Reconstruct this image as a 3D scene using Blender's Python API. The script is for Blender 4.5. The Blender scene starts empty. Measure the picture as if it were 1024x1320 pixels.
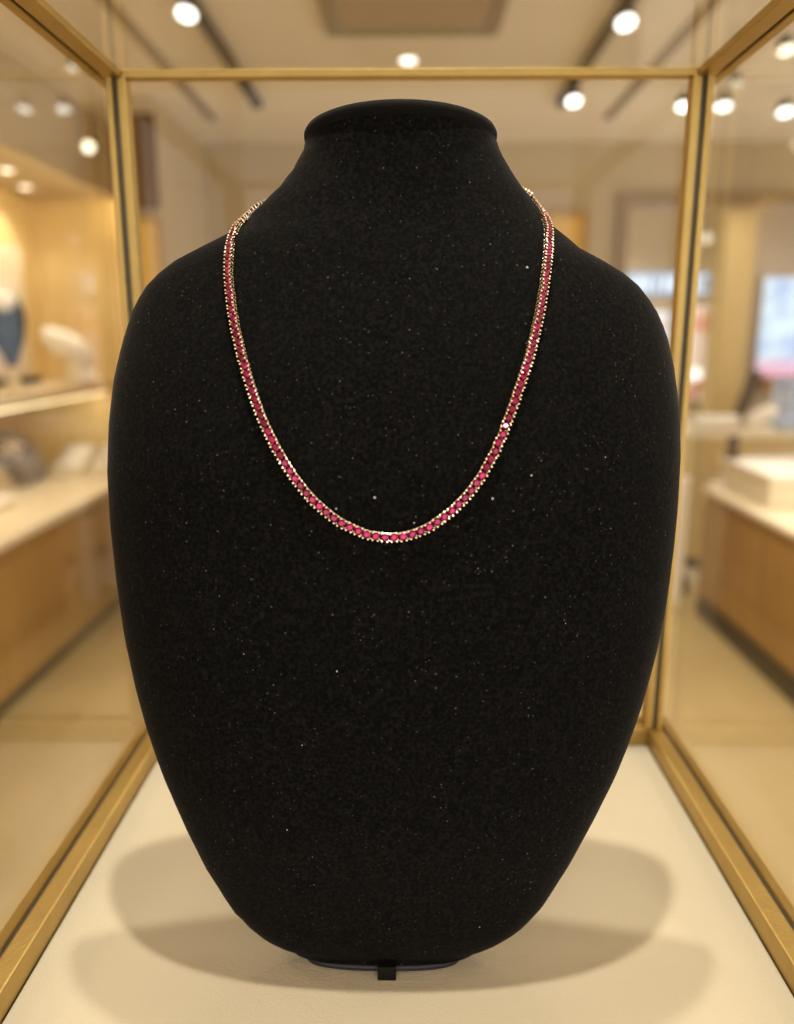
import bpy, bmesh, math, random
from mathutils import Vector, Matrix
random.seed(7)
scene = bpy.context.scene
COL = scene.collection
R = math.radians

# half widths of the velvet bust row by row (metres) and the line the necklace takes over it
BUST_LEFT = [
    -0.044, -0.0492, -0.053, -0.0563, -0.059, -0.0619, -0.06413, -0.0672, -0.06926, -0.07129, -0.07329, -0.0755,
    -0.0778, -0.07972, -0.08164, -0.08364, -0.08566, -0.08747, -0.08946, -0.0914, -0.09345, -0.0953, -0.09709, -0.09873,
    -0.10046, -0.10188, -0.10328, -0.10462, -0.10574, -0.10686, -0.10799, -0.10892, -0.1097, -0.11047, -0.11122, -0.11176,
    -0.11235, -0.11294, -0.11334, -0.1136, -0.11387, -0.11407, -0.11391, -0.11374, -0.11356, -0.11303, -0.11243, -0.11178,
    -0.1106, -0.10932, -0.10791, -0.10626, -0.10454, -0.10211, -0.09894, -0.09419, -0.08794, -0.07895, -0.06983, -0.06187,
    -0.05875, -0.05424, -0.05052, -0.04648, -0.04402, -0.04118, -0.03971, -0.03807, -0.03657, -0.0362, -0.03531, -0.03478,
]
BUST_RIGHT = [
    0.0335, 0.0385, 0.0425, 0.0459, 0.0494, 0.0525, 0.0551, 0.05769, 0.06032, 0.06237, 0.06444, 0.06656,
    0.06885, 0.07109, 0.0732, 0.07535, 0.07758, 0.07985, 0.08205, 0.08428, 0.08664, 0.08886, 0.09081, 0.09282,
    0.09465, 0.09636, 0.09806, 0.09954, 0.10096, 0.10238, 0.10357, 0.10473, 0.10587, 0.10669, 0.10744, 0.10809,
    0.10873, 0.10923, 0.1097, 0.11006, 0.11032, 0.1106, 0.11084, 0.11075, 0.11066, 0.11047, 0.10974, 0.10897,
    0.10821, 0.10698, 0.10569, 0.10383, 0.10151, 0.09835, 0.09439, 0.08857, 0.08077, 0.07191, 0.06669, 0.06121,
    0.05775, 0.05476, 0.0518, 0.0487, 0.04633, 0.04422, 0.04246, 0.04079, 0.03952, 0.03874, 0.03775, 0.03689,
]
NECK_PATH = [
    (-0.0569, 0.3162, 1.6484, -0.6076, -0.2598, 0.7506), (-0.0602, 0.3145, 1.6446, -0.5645, -0.2858, 0.7744), (-0.0627, 0.3108, 1.6405, -0.4925, -0.3746, 0.7855),
    (-0.0638, 0.3053, 1.636, -0.4069, -0.5352, 0.7403), (-0.064, 0.2999, 1.6312, -0.3384, -0.6993, 0.6297), (-0.0637, 0.2956, 1.6262, -0.2957, -0.8037, 0.5163),
    (-0.0632, 0.2924, 1.621, -0.2694, -0.8526, 0.4478), (-0.0624, 0.2895, 1.6156, -0.2504, -0.8725, 0.4196), (-0.0614, 0.2866, 1.6102, -0.2351, -0.881, 0.4105),
    (-0.0603, 0.2839, 1.605, -0.2235, -0.8868, 0.4046), (-0.0589, 0.2813, 1.5997, -0.2145, -0.8943, 0.3928), (-0.0573, 0.2786, 1.5941, -0.2043, -0.9055, 0.3719),
    (-0.0554, 0.2759, 1.5883, -0.1916, -0.9188, 0.3452), (-0.0532, 0.2733, 1.5821, -0.1787, -0.9304, 0.3201), (-0.0508, 0.2707, 1.5757, -0.1644, -0.9395, 0.3005),
    (-0.0478, 0.2682, 1.5691, -0.1464, -0.9483, 0.2815), (-0.0442, 0.2658, 1.5624, -0.1256, -0.9586, 0.2554), (-0.04, 0.2637, 1.5558, -0.1043, -0.9699, 0.2201),
    (-0.0352, 0.262, 1.5496, -0.0832, -0.9799, 0.1814), (-0.03, 0.2606, 1.5442, -0.0627, -0.9869, 0.1485), (-0.0244, 0.2597, 1.5398, -0.0434, -0.9909, 0.1271),
    (-0.0185, 0.259, 1.5365, -0.0262, -0.9929, 0.1164), (-0.0124, 0.2586, 1.5343, -0.0121, -0.9936, 0.1123), (-0.0065, 0.2585, 1.5335, -0.0, -0.9938, 0.1113),
    (-0.0008, 0.2585, 1.534, 0.012, -0.9937, 0.1118), (0.0045, 0.2588, 1.5357, 0.0262, -0.9931, 0.114), (0.0099, 0.2594, 1.5386, 0.0433, -0.9918, 0.1201),
    (0.0152, 0.2602, 1.5426, 0.0619, -0.989, 0.134), (0.0202, 0.2613, 1.5476, 0.0791, -0.9842, 0.1583), (0.0247, 0.2628, 1.5534, 0.0935, -0.977, 0.1918),
    (0.0285, 0.2646, 1.5598, 0.1075, -0.9673, 0.2298), (0.0317, 0.2667, 1.5665, 0.122, -0.9567, 0.2643), (0.0345, 0.2691, 1.5734, 0.1358, -0.9472, 0.2905),
    (0.0371, 0.2717, 1.5804, 0.15, -0.9378, 0.3131), (0.0397, 0.2747, 1.5876, 0.167, -0.9256, 0.3398), (0.0421, 0.2781, 1.5952, 0.1849, -0.9101, 0.3708),
    (0.0441, 0.2817, 1.6028, 0.2002, -0.8946, 0.3994), (0.0458, 0.2853, 1.6098, 0.213, -0.8809, 0.4227), (0.0471, 0.2887, 1.616, 0.2302, -0.8617, 0.4522),
    (0.0484, 0.2925, 1.622, 0.2617, -0.8212, 0.507), (0.0496, 0.2972, 1.628, 0.3171, -0.7473, 0.5839), (0.0506, 0.3028, 1.634, 0.4091, -0.6418, 0.6487),
    (0.0511, 0.3089, 1.6396, 0.5347, -0.5113, 0.6728), (0.0504, 0.3141, 1.6447, 0.6478, -0.3754, 0.6629), (0.0484, 0.3172, 1.6493, 0.7035, -0.2784, 0.6539),
    (0.0454, 0.3184, 1.6535, 0.7125, -0.2312, 0.6625),
]


# ------------------------------------------------------------------ materials
def lin(r, g, b):
    f = lambda c: (c / 255 / 12.92) if c / 255 <= 0.04045 else ((c / 255 + 0.055) / 1.055) ** 2.4
    return (f(r), f(g), f(b), 1)

def new_mat(name):
    m = bpy.data.materials.new(name); m.use_nodes = True
    nt = m.node_tree
    return m, nt, nt.nodes['Principled BSDF']

def mat(name, col, rough=0.5, metal=0.0, noise=0.0, nscale=20, bump=0.0, bscale=200, spec=0.5, sheen=0.0, coat=0.0, stretch=(1, 1, 1)):
    m, nt, p = new_mat(name)
    p.inputs['Roughness'].default_value = rough
    p.inputs['Metallic'].default_value = metal
    p.inputs['Specular IOR Level'].default_value = spec
    p.inputs['Coat Weight'].default_value = coat
    if sheen:
        p.inputs['Sheen Weight'].default_value = sheen
    tc = nt.nodes.new('ShaderNodeTexCoord'); mp = nt.nodes.new('ShaderNodeMapping')
    mp.inputs['Scale'].default_value = stretch
    nt.links.new(tc.outputs['Object'], mp.inputs[0])
    if noise:
        n = nt.nodes.new('ShaderNodeTexNoise'); n.inputs['Scale'].default_value = nscale; n.inputs['Detail'].default_value = 5
        nt.links.new(mp.outputs[0], n.inputs['Vector'])
        mx = nt.nodes.new('ShaderNodeMix'); mx.data_type = 'RGBA'
        d = [max(0, c * (1 - noise)) for c in col[:3]] + [1]
        l = [min(1, c * (1 + noise)) for c in col[:3]] + [1]
        mx.inputs[6].default_value = d; mx.inputs[7].default_value = l
        nt.links.new(n.outputs['Fac'], mx.inputs[0]); nt.links.new(mx.outputs[2], p.inputs['Base Color'])
    else:
        p.inputs['Base Color'].default_value = col
    if bump:
        n2 = nt.nodes.new('ShaderNodeTexNoise'); n2.inputs['Scale'].default_value = bscale; n2.inputs['Detail'].default_value = 3
        nt.links.new(mp.outputs[0], n2.inputs['Vector'])
        b = nt.nodes.new('ShaderNodeBump'); b.inputs['Strength'].default_value = bump; b.inputs['Distance'].default_value = 0.002
        nt.links.new(n2.outputs['Fac'], b.inputs['Height']); nt.links.new(b.outputs[0], p.inputs['Normal'])
    return m

def emit(name, col, strength):
    m, nt, p = new_mat(name)
    p.inputs['Base Color'].default_value = (0.15, 0.15, 0.15, 1)
    p.inputs['Emission Color'].default_value = col
    p.inputs['Emission Strength'].default_value = strength
    return m

def wood(name, c1, c2, rough=0.4, axis='Z'):
    m, nt, p = new_mat(name)
    tc = nt.nodes.new('ShaderNodeTexCoord'); mp = nt.nodes.new('ShaderNodeMapping')
    mp.inputs['Scale'].default_value = {'Z': (14, 14, 1.2), 'Y': (14, 1.2, 14), 'X': (1.2, 14, 14)}[axis]
    n = nt.nodes.new('ShaderNodeTexNoise'); n.inputs['Scale'].default_value = 2.2; n.inputs['Detail'].default_value = 8; n.inputs['Distortion'].default_value = 0.6
    r = nt.nodes.new('ShaderNodeValToRGB'); r.color_ramp.elements[0].color = c1; r.color_ramp.elements[1].color = c2
    r.color_ramp.elements[0].position = 0.3; r.color_ramp.elements[1].position = 0.7
    nt.links.new(tc.outputs['Object'], mp.inputs[0]); nt.links.new(mp.outputs[0], n.inputs['Vector'])
    nt.links.new(n.outputs['Fac'], r.inputs[0]); nt.links.new(r.outputs[0], p.inputs['Base Color'])
    p.inputs['Roughness'].default_value = rough
    return m

def glass_mat(name, tint, f0=0.05):
    m = bpy.data.materials.new(name); m.use_nodes = True
    nt = m.node_tree; nt.nodes.clear()
    out = nt.nodes.new('ShaderNodeOutputMaterial')
    tr = nt.nodes.new('ShaderNodeBsdfTransparent'); tr.inputs[0].default_value = tint
    gl = nt.nodes.new('ShaderNodeBsdfGlossy'); gl.inputs['Roughness'].default_value = 0.0
    lw = nt.nodes.new('ShaderNodeLayerWeight'); lw.inputs['Blend'].default_value = 0.5
    pw = nt.nodes.new('ShaderNodeMath'); pw.operation = 'POWER'; pw.inputs[1].default_value = 5
    mr = nt.nodes.new('ShaderNodeMapRange'); mr.inputs['To Min'].default_value = f0; mr.inputs['To Max'].default_value = 1
    mx = nt.nodes.new('ShaderNodeMixShader')
    nt.links.new(lw.outputs['Facing'], pw.inputs[0]); nt.links.new(pw.outputs[0], mr.inputs['Value'])
    nt.links.new(mr.outputs[0], mx.inputs[0]); nt.links.new(tr.outputs[0], mx.inputs[1]); nt.links.new(gl.outputs[0], mx.inputs[2])
    nt.links.new(mx.outputs[0], out.inputs[0])
    return m

def velvet_mat():
    m, nt, p = new_mat('black_velvet')
    N = nt.nodes.new; Lk = nt.links.new
    tc = N('ShaderNodeTexCoord')
    n1 = N('ShaderNodeTexNoise'); n1.inputs['Scale'].default_value = 700; n1.inputs['Detail'].default_value = 3
    n2 = N('ShaderNodeTexNoise'); n2.inputs['Scale'].default_value = 14; n2.inputs['Detail'].default_value = 3
    for n in (n1, n2): Lk(tc.outputs['Object'], n.inputs['Vector'])
    r1 = N('ShaderNodeValToRGB'); r1.color_ramp.elements[0].position = 0.42; r1.color_ramp.elements[1].position = 0.74
    r1.color_ramp.elements[0].color = (0.0018, 0.0016, 0.0014, 1); r1.color_ramp.elements[1].color = (0.0088, 0.0078, 0.0070, 1)
    Lk(n1.outputs['Fac'], r1.inputs[0])
    # pale lint caught in the pile: small dots, only in some cells, thicker where the lint mask is high
    prev = r1.outputs[0]
    for sc, thr, pick, val in ((650, 0.24, 0.90, 0.028), (420, 0.16, 0.95, 0.06), (150, 0.075, 0.945, 0.30)):
        v = N('ShaderNodeTexVoronoi'); v.inputs['Scale'].default_value = sc
        Lk(tc.outputs['Object'], v.inputs['Vector'])
        lt = N('ShaderNodeMath'); lt.operation = 'LESS_THAN'; lt.inputs[1].default_value = thr
        Lk(v.outputs['Distance'], lt.inputs[0])
        sx = N('ShaderNodeSeparateColor'); Lk(v.outputs['Color'], sx.inputs[0])
        mk = N('ShaderNodeMath'); mk.operation = 'MULTIPLY_ADD'; mk.inputs[1].default_value = 0.22; mk.inputs[2].default_value = -0.11
        Lk(n2.outputs['Fac'], mk.inputs[0])
        ad = N('ShaderNodeMath'); ad.operation = 'ADD'; Lk(sx.outputs[0], ad.inputs[0]); Lk(mk.outputs[0], ad.inputs[1])
        gt = N('ShaderNodeMath'); gt.operation = 'GREATER_THAN'; gt.inputs[1].default_value = pick
        Lk(ad.outputs[0], gt.inputs[0])
        mu = N('ShaderNodeMath'); mu.operation = 'MULTIPLY'; Lk(lt.outputs[0], mu.inputs[0]); Lk(gt.outputs[0], mu.inputs[1])
        mx = N('ShaderNodeMix'); mx.data_type = 'RGBA'; mx.inputs[7].default_value = (val, val * 0.93, val * 0.85, 1)
        Lk(mu.outputs[0], mx.inputs[0]); Lk(prev, mx.inputs[6]); prev = mx.outputs[2]
    Lk(prev, p.inputs['Base Color'])
    p.inputs['Roughness'].default_value = 0.95
    p.inputs['Specular IOR Level'].default_value = 0.08
    p.inputs['Sheen Weight'].default_value = 0.06
    p.inputs['Sheen Roughness'].default_value = 0.35
    p.inputs['Sheen Tint'].default_value = (1, 0.92, 0.84, 1)
    b = N('ShaderNodeBump'); b.inputs['Strength'].default_value = 0.3; b.inputs['Distance'].default_value = 0.0004
    Lk(n1.outputs['Fac'], b.inputs['Height']); Lk(b.outputs[0], p.inputs['Normal'])
    return m

def lightbox_mat(name, strength):
    """A backlit poster: pale blue print with cloudy white patches and a pink band low down."""
    m, nt, p = new_mat(name)
    N = nt.nodes.new; Lk = nt.links.new
    tc = N('ShaderNodeTexCoord'); n = N('ShaderNodeTexNoise'); n.inputs['Scale'].default_value = 5; n.inputs['Detail'].default_value = 4
    Lk(tc.outputs['Generated'], n.inputs['Vector'])
    r = N('ShaderNodeValToRGB'); r.color_ramp.elements[0].color = (0.33, 0.50, 0.85, 1); r.color_ramp.elements[1].color = (0.72, 0.90, 1.0, 1)
    r.color_ramp.elements[0].position = 0.35; r.color_ramp.elements[1].position = 0.6
    Lk(n.outputs['Fac'], r.inputs[0])
    sp = N('ShaderNodeSeparateXYZ'); Lk(tc.outputs['Generated'], sp.inputs[0])
    mr = N('ShaderNodeMapRange'); mr.inputs['From Min'].default_value = 0.24; mr.inputs['From Max'].default_value = 0.04
    Lk(sp.outputs['Z'], mr.inputs['Value'])
    mx = N('ShaderNodeMix'); mx.data_type = 'RGBA'; mx.inputs[7].default_value = (0.85, 0.38, 0.55, 1)
    Lk(mr.outputs[0], mx.inputs[0]); Lk(r.outputs[0], mx.inputs[6])
    Lk(mx.outputs[2], p.inputs['Emission Color']); p.inputs['Base Color'].default_value = (0.08, 0.09, 0.10, 1); p.inputs['Specular IOR Level'].default_value = 0.2
    p.inputs['Emission Strength'].default_value = strength
    return m

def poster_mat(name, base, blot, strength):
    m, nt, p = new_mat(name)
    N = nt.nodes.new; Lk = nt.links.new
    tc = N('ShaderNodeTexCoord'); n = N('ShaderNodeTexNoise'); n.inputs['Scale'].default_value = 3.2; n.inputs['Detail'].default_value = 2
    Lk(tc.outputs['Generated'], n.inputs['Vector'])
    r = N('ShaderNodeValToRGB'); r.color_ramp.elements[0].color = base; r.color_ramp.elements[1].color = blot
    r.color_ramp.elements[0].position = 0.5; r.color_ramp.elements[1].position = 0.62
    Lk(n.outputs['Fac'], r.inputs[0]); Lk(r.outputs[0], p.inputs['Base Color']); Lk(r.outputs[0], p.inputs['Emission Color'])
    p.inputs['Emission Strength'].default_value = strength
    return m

M = {
    'velvet': velvet_mat(),
    'rim_velvet': mat('black_velvet_piping', (0.0045, 0.004, 0.0035, 1), 0.9, noise=0.5, nscale=600, spec=0.1, sheen=0.05),
    'navy': mat('navy_satin', (0.012, 0.013, 0.024, 1), 0.45, noise=0.2, nscale=300, spec=0.4),
    'foot': mat('black_plastic', (0.003, 0.003, 0.003, 1), 0.6, noise=0.2, spec=0.2),
    'gold': mat('pale_gold', (0.93, 0.82, 0.62, 1), 0.14, 1.0, noise=0.05, nscale=900),
    'brass': mat('brushed_brass', (0.53, 0.37, 0.13, 1), 0.48, 1.0, noise=0.14, nscale=60, bump=0.15, bscale=500),
    'gasket': mat('dark_gasket', (0.085, 0.07, 0.04, 1), 0.4, noise=0.2),
    'glass_edge': mat('glass_edge_grey', (0.24, 0.225, 0.19, 1), 0.3, noise=0.1),
    'pad': mat('cream_fabric', (0.565, 0.485, 0.345, 1), 0.9, noise=0.05, nscale=18, bump=0.25, bscale=900, sheen=0.1),
    'glass': glass_mat('clear_glass', (0.975, 0.98, 0.96, 1), 0.018),
    'plinth': mat('plinth_laminate', (0.62, 0.53, 0.40, 1), 0.5, noise=0.05),
    'ceiling': mat('ceiling_paint', (0.82, 0.765, 0.67, 1), 0.9, noise=0.03, nscale=3),
    'wall': mat('wall_paint', (0.46, 0.365, 0.225, 1), 0.8, noise=0.05, nscale=4),
    'pier': mat('pier_paint', (0.54, 0.43, 0.275, 1), 0.8, noise=0.05, nscale=4),
    'floor': mat('floor_stone', (0.40, 0.295, 0.135, 1), 0.30, noise=0.10, nscale=5),
    'mall_floor': mat('mall_floor_stone', (0.60, 0.52, 0.42, 1), 0.25, noise=0.08, nscale=5),
    'oak': wood('golden_oak', (0.36, 0.20, 0.065, 1), (0.50, 0.30, 0.11, 1)),
    'frame_oak': wood('frame_oak', (0.22, 0.14, 0.055, 1), (0.30, 0.19, 0.08, 1)),
    'oak_pale': wood('pale_oak', (0.60, 0.43, 0.18, 1), (0.72, 0.54, 0.25, 1)),
    'oak_side': wood('oak_front', (0.30, 0.165, 0.045, 1), (0.41, 0.235, 0.07, 1), axis='Z'),
    'walnut': wood('brown_veneer', (0.12, 0.06, 0.02, 1), (0.17, 0.09, 0.03, 1)),
    'black': mat('black_toe_kick', (0.015, 0.012, 0.009, 1), 0.5, noise=0.2),
    'cream_top': mat('cream_worktop', (0.80, 0.69, 0.50, 1), 0.35, noise=0.04, nscale=10),
    'white_leather': mat('white_leatherette', (0.85, 0.80, 0.72, 1), 0.55, noise=0.04, nscale=60, bump=0.2, bscale=300),
    'cream_leather': mat('cream_leatherette', (0.74, 0.65, 0.48, 1), 0.55, noise=0.05, nscale=60),
    'black_leather': mat('charcoal_leatherette', (0.030, 0.028, 0.030, 1), 0.75, noise=0.2, nscale=60, spec=0.15),
    'grey_leather': mat('grey_leatherette', (0.16, 0.14, 0.14, 1), 0.45, noise=0.15, nscale=60),
    'silver': mat('bright_silver', (0.95, 0.94, 0.92, 1), 0.3, 1.0, noise=0.05, nscale=300),
    'track': mat('black_track', (0.022, 0.018, 0.014, 1), 0.5, noise=0.2),
    'slot': mat('ceiling_slot_grey', (0.30, 0.24, 0.17, 1), 0.7, noise=0.1),
    'vent': mat('vent_panel', (0.42, 0.34, 0.26, 1), 0.6, noise=0.08),
    'lamp': emit('spot_lens', (1.0, 0.97, 0.90, 1), 3.6),
    'warm_lamp': emit('warm_lens', (1.0, 0.86, 0.62, 1), 2.6),
    'dim_lamp': emit('dim_lens', (1.0, 0.88, 0.68, 1), 0.85),
    'globe': emit('globe_glass', (1.0, 0.95, 0.85, 1), 1.5),
    'led': emit('led_fill_strip', (1.0, 0.80, 0.46, 1), 5),
    'amber': mat('amber_panel', (0.10, 0.055, 0.012, 1), 0.5),
    'sign_back': emit('sign_panel', (0.50, 0.62, 0.85, 1), 0.36),
    'sign_text': emit('sign_letters', (0.72, 0.84, 1.0, 1), 0.95),
    'screen': lightbox_mat('lightbox_print', 0.9),
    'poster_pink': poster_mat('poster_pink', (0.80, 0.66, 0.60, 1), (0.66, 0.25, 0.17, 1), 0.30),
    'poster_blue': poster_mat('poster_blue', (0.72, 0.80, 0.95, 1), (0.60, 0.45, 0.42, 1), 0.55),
    'mall_wall': mat('mall_wall_paint', (0.62, 0.51, 0.33, 1), 0.8, noise=0.05, nscale=3),
    'mall_grey': mat('mall_grey_paint', (0.34, 0.285, 0.235, 1), 0.8, noise=0.05, nscale=3),
    'pillar': mat('gold_pillar', (0.50, 0.36, 0.155, 1), 0.5, noise=0.08, nscale=6),
    'blue_box': mat('blue_card', (0.38, 0.46, 0.66, 1), 0.5, noise=0.08),
    'orange_wood': wood('orange_wood', (0.42, 0.19, 0.06, 1), (0.52, 0.26, 0.09, 1), axis='X'),
}

def ruby_mat():
    m, nt, p = new_mat('deep_pink_stone')
    N = nt.nodes.new; Lk = nt.links.new
    oi = N('ShaderNodeObjectInfo')
    r = N('ShaderNodeValToRGB'); r.color_ramp.elements[0].color = (0.20, 0.002, 0.045, 1); r.color_ramp.elements[1].color = (0.48, 0.008, 0.13, 1)
    Lk(oi.outputs['Random'], r.inputs[0]); Lk(r.outputs[0], p.inputs['Base Color'])
    p.inputs['Metallic'].default_value = 0.78
    p.inputs['Roughness'].default_value = 0.06
    p.inputs['Coat Weight'].default_value = 0.7
    p.inputs['Coat Roughness'].default_value = 0.03
    return m
M['ruby'] = ruby_mat()
am = M['amber'].node_tree.nodes['Principled BSDF']
am.inputs['Emission Color'].default_value = (1.0, 0.50, 0.09, 1); am.inputs['Emission Strength'].default_value = 0.36

# ------------------------------------------------------------------ mesh helpers
class MB:
    def __init__(s): s.bm = bmesh.new()
    def box(s, x0, x1, y0, y1, z0, z1, bev=0.0, seg=2):
        r = bmesh.ops.create_cube(s.bm, size=1)
        for v in r['verts']:
            v.co = Vector((x0 + (v.co.x + .5) * (x1 - x0), y0 + (v.co.y + .5) * (y1 - y0), z0 + (v.co.z + .5) * (z1 - z0)))
        if bev:
            es = list({e for v in r['verts'] for e in v.link_edges})
            bmesh.ops.bevel(s.bm, geom=es, offset=bev, segments=seg, affect='EDGES', profile=0.6)
        return s
    def cyl(s, p0, p1, r0, r1=None, n=24, cap=True):
        r1 = r0 if r1 is None else r1
        p0, p1 = Vector(p0), Vector(p1); ax = (p1 - p0).normalized()
        a = ax.orthogonal().normalized(); b = ax.cross(a)
        lo, hi = [], []
        for k in range(n):
            t = 2 * math.pi * k / n; d = a * math.cos(t) + b * math.sin(t)
            lo.append(s.bm.verts.new(p0 + d * r0)); hi.append(s.bm.verts.new(p1 + d * r1))
        for k in range(n):
            s.bm.faces.new((lo[k], lo[(k + 1) % n], hi[(k + 1) % n], hi[k]))
        if cap:
            s.bm.faces.new(lo[::-1]); s.bm.faces.new(hi)
        return s
    def loft(s, loops, cap=True, closed=True):
        rows = [[s.bm.verts.new(Vector(p)) for p in L] for L in loops]
        n = len(rows[0])
        for a, b in zip(rows, rows[1:]):
            for k in range(n if closed else n - 1):
                s.bm.faces.new((a[k], a[(k + 1) % n], b[(k + 1) % n], b[k]))
        if cap:
            s.bm.faces.new(rows[0][::-1]); s.bm.faces.new(rows[-1])
        return s
    def tube(s, pts, rad, n=10, closed=False):
        pts = [Vector(p) for p in pts]; N = len(pts); loops = []
        up = None
        for i, p in enumerate(pts):
            if closed: t = pts[(i + 1) % N] - pts[i - 1]
            else: t = pts[min(i + 1, N - 1)] - pts[max(i - 1, 0)]
            t.normalize()
            if up is None: up = t.orthogonal().normalized()
            up = (up - t * up.dot(t)).normalized(); sd = t.cross(up)
            rr = rad[i] if isinstance(rad, (list, tuple)) else rad
            loops.append([p + (up * math.cos(2 * math.pi * k / n) + sd * math.sin(2 * math.pi * k / n)) * rr for k in range(n)])
        if closed:
            s.loft(loops + [loops[0]], cap=False)
            bmesh.ops.remove_doubles(s.bm, verts=s.bm.verts, dist=1e-7)
        else: s.loft(loops)
        return s
    def sphere(s, c, r, sub=2, sc=(1, 1, 1)):
        q = bmesh.ops.create_icosphere(s.bm, subdivisions=sub, radius=r)
        for v in q['verts']: v.co = Vector(c) + Vector((v.co.x * sc[0], v.co.y * sc[1], v.co.z * sc[2]))
        return s
    def prism(s, outline, axis, a0, a1):
        """closed 2-D outline pushed along an axis (outline is in the two other axes, in order)"""
        def p(u, v, a): return {'X': (a, u, v), 'Y': (u, a, v), 'Z': (u, v, a)}[axis]
        return s.loft([[p(u, v, a0) for u, v in outline], [p(u, v, a1) for u, v in outline]])
    def build(s, name, m, parent=None, smooth=False, kind=None):
        bmesh.ops.recalc_face_normals(s.bm, faces=s.bm.faces)
        me = bpy.data.meshes.new(name); s.bm.to_mesh(me); s.bm.free()
        if smooth:
            for f in me.polygons: f.use_smooth = True
        me.materials.append(M[m] if isinstance(m, str) else m)
        o = bpy.data.objects.new(name, me); COL.objects.link(o)
        if parent is not None:
            o.parent = parent
            if parent.type == 'EMPTY' or True:
                o.matrix_parent_inverse = Matrix.Identity(4)
                # geometry is written in world space: shift it into the parent's space
                w = parent_world(parent)
                me.transform(w.inverted())
        if kind: o['kind'] = kind
        return o

WORLD = {}
def parent_world(p):
    m = Matrix.Identity(4)
    while p is not None:
        m = p.matrix_basis @ m; p = p.parent
    return m

def thing(name, label, cat, loc, group=None, rz=0):
    o = bpy.data.objects.new(name, None); COL.objects.link(o)
    o.location = loc; o.rotation_euler = (0, 0, rz); o.empty_display_size = 0.05
    o['label'] = label; o['category'] = cat
    if group: o['group'] = group
    return o

def tag(o, label, cat, group=None):
    o['label'] = label; o['category'] = cat
    if group: o['group'] = group
    return o

def struct(name, mb, m, **k):
    return mb.build(name, m, kind='structure', **k)

def origin_to(o, loc):
    """move a mesh thing's origin to its base without moving its shape"""
    loc = Vector(loc); o.data.transform(Matrix.Translation(-loc)); o.location = loc
    return o

# ------------------------------------------------------------------ the room
PAD = 1.35                                   # height of the case floor
CEIL = 2.70
struct('floor', MB().box(-3.2, 4.6, -3.0, 4.98, -0.08, 0.0), 'floor')
struct('ceiling', MB().box(-3.2, 4.6, -3.0, 5.0, CEIL, CEIL + 0.08), 'ceiling')
# back wall: solid left of the wide opening, a header above it
bw = MB()
bw.box(-1.19, 1.25, 4.9, 5.0, 0, CEIL)
bw.box(1.25, 4.6, 4.9, 5.0, 2.40, CEIL)
struct('wall_back', bw, 'wall')
struct('wall_left', MB().box(-2.62, -2.52, -3.0, 5.1, 0, CEIL), 'wall')
struct('trim_4', MB().box(-1.33, -1.19, 3.98, 5.0, 0, CEIL), 'pier')
# opening frame
tr = MB()
tr.box(1.235, 1.30, 4.86, 5.02, 0, 2.42, 0.004)
tr.box(1.30, 4.6, 4.86, 5.02, 2.355, 2.42, 0.004)
struct('trim_3', tr, 'frame_oak')
struct('baseboard_back', MB().box(-1.19, 1.235, 4.885, 4.9, 0, 0.09, 0.003), 'wall')
# two grey linear slots in the ceiling
struct('trim_1', MB().box(-1.035, -0.985, -1.0, 4.4, CEIL - 0.006, CEIL + 0.01, 0.002), 'slot')
struct('trim_2', MB().box(1.0, 1.05, -1.0, 4.4, CEIL - 0.006, CEIL + 0.01, 0.002), 'slot')

# amber backlit windows
def amber_window(x0, x1, y, z0, z1, label, w=0.035):
    t = thing('display_window', label, 'window', ((x0 + x1) / 2, y, z0), 'amber lit display windows')
    f = MB()
    f.box(x0 - w, x0, y - 0.025, y + 0.024, z0 - w, z1 + w, 0.003); f.box(x1, x1 + w, y - 0.025, y + 0.024, z0 - w, z1 + w, 0.003)
    f.box(x0, x1, y - 0.025, y + 0.024, z1, z1 + w, 0.003); f.box(x0, x1, y - 0.025, y + 0.024, z0 - w, z0, 0.003)
    f.build('frame', 'oak', t)
    MB().box(x0, x1, y + 0.012, y + 0.022, z0, z1).build('lit_panel', 'amber', t)
    MB().box(x0, x1, y - 0.012, y + 0.012, z0 + (z1 - z0) * 0.52, z0 + (z1 - z0) * 0.52 + 0.012).build('shelf', 'oak', t)
    return t
amber_window(0.835, 1.025, 4.885, 1.2, 2.285, 'narrow amber lit display window in the back wall behind the bust shoulder')
pw = amber_window(-1.308, -1.203, 3.955, 0.95, 2.14, 'narrow amber lit window in the end of the pier beside the left case post', 0.018)

o = MB().box(-1.325, -1.190, 3.955, 3.98, 2.2, 2.62, 0.003).build('header_panel', 'walnut', pw)
o['label'] = 'dark brown wood panel above the lit opening'

# ceiling cassette
t = thing('ceiling_vent', 'square taupe air vent in the ceiling centre above the case', 'vent', (0.015, 2.88, CEIL - 0.02))
f = MB()
X0, X1, Y0, Y1 = -0.30, 0.33, 2.56, 3.2
f.box(X0, X1, Y0, Y0 + 0.05, CEIL - 0.022, CEIL, 0.003); f.box(X0, X1, Y1 - 0.05, Y1, CEIL - 0.022, CEIL, 0.003)
f.box(X0, X0 + 0.05, Y0 + 0.05, Y1 - 0.05, CEIL - 0.022, CEIL, 0.003); f.box(X1 - 0.05, X1, Y0 + 0.05, Y1 - 0.05, CEIL - 0.022, CEIL, 0.003)
f.build('frame', 'slot', t)
MB().box(X0 + 0.05, X1 - 0.05, Y0 + 0.05, Y1 - 0.05, CEIL - 0.014, CEIL, 0.002).build('panel', 'vent', t)

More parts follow.
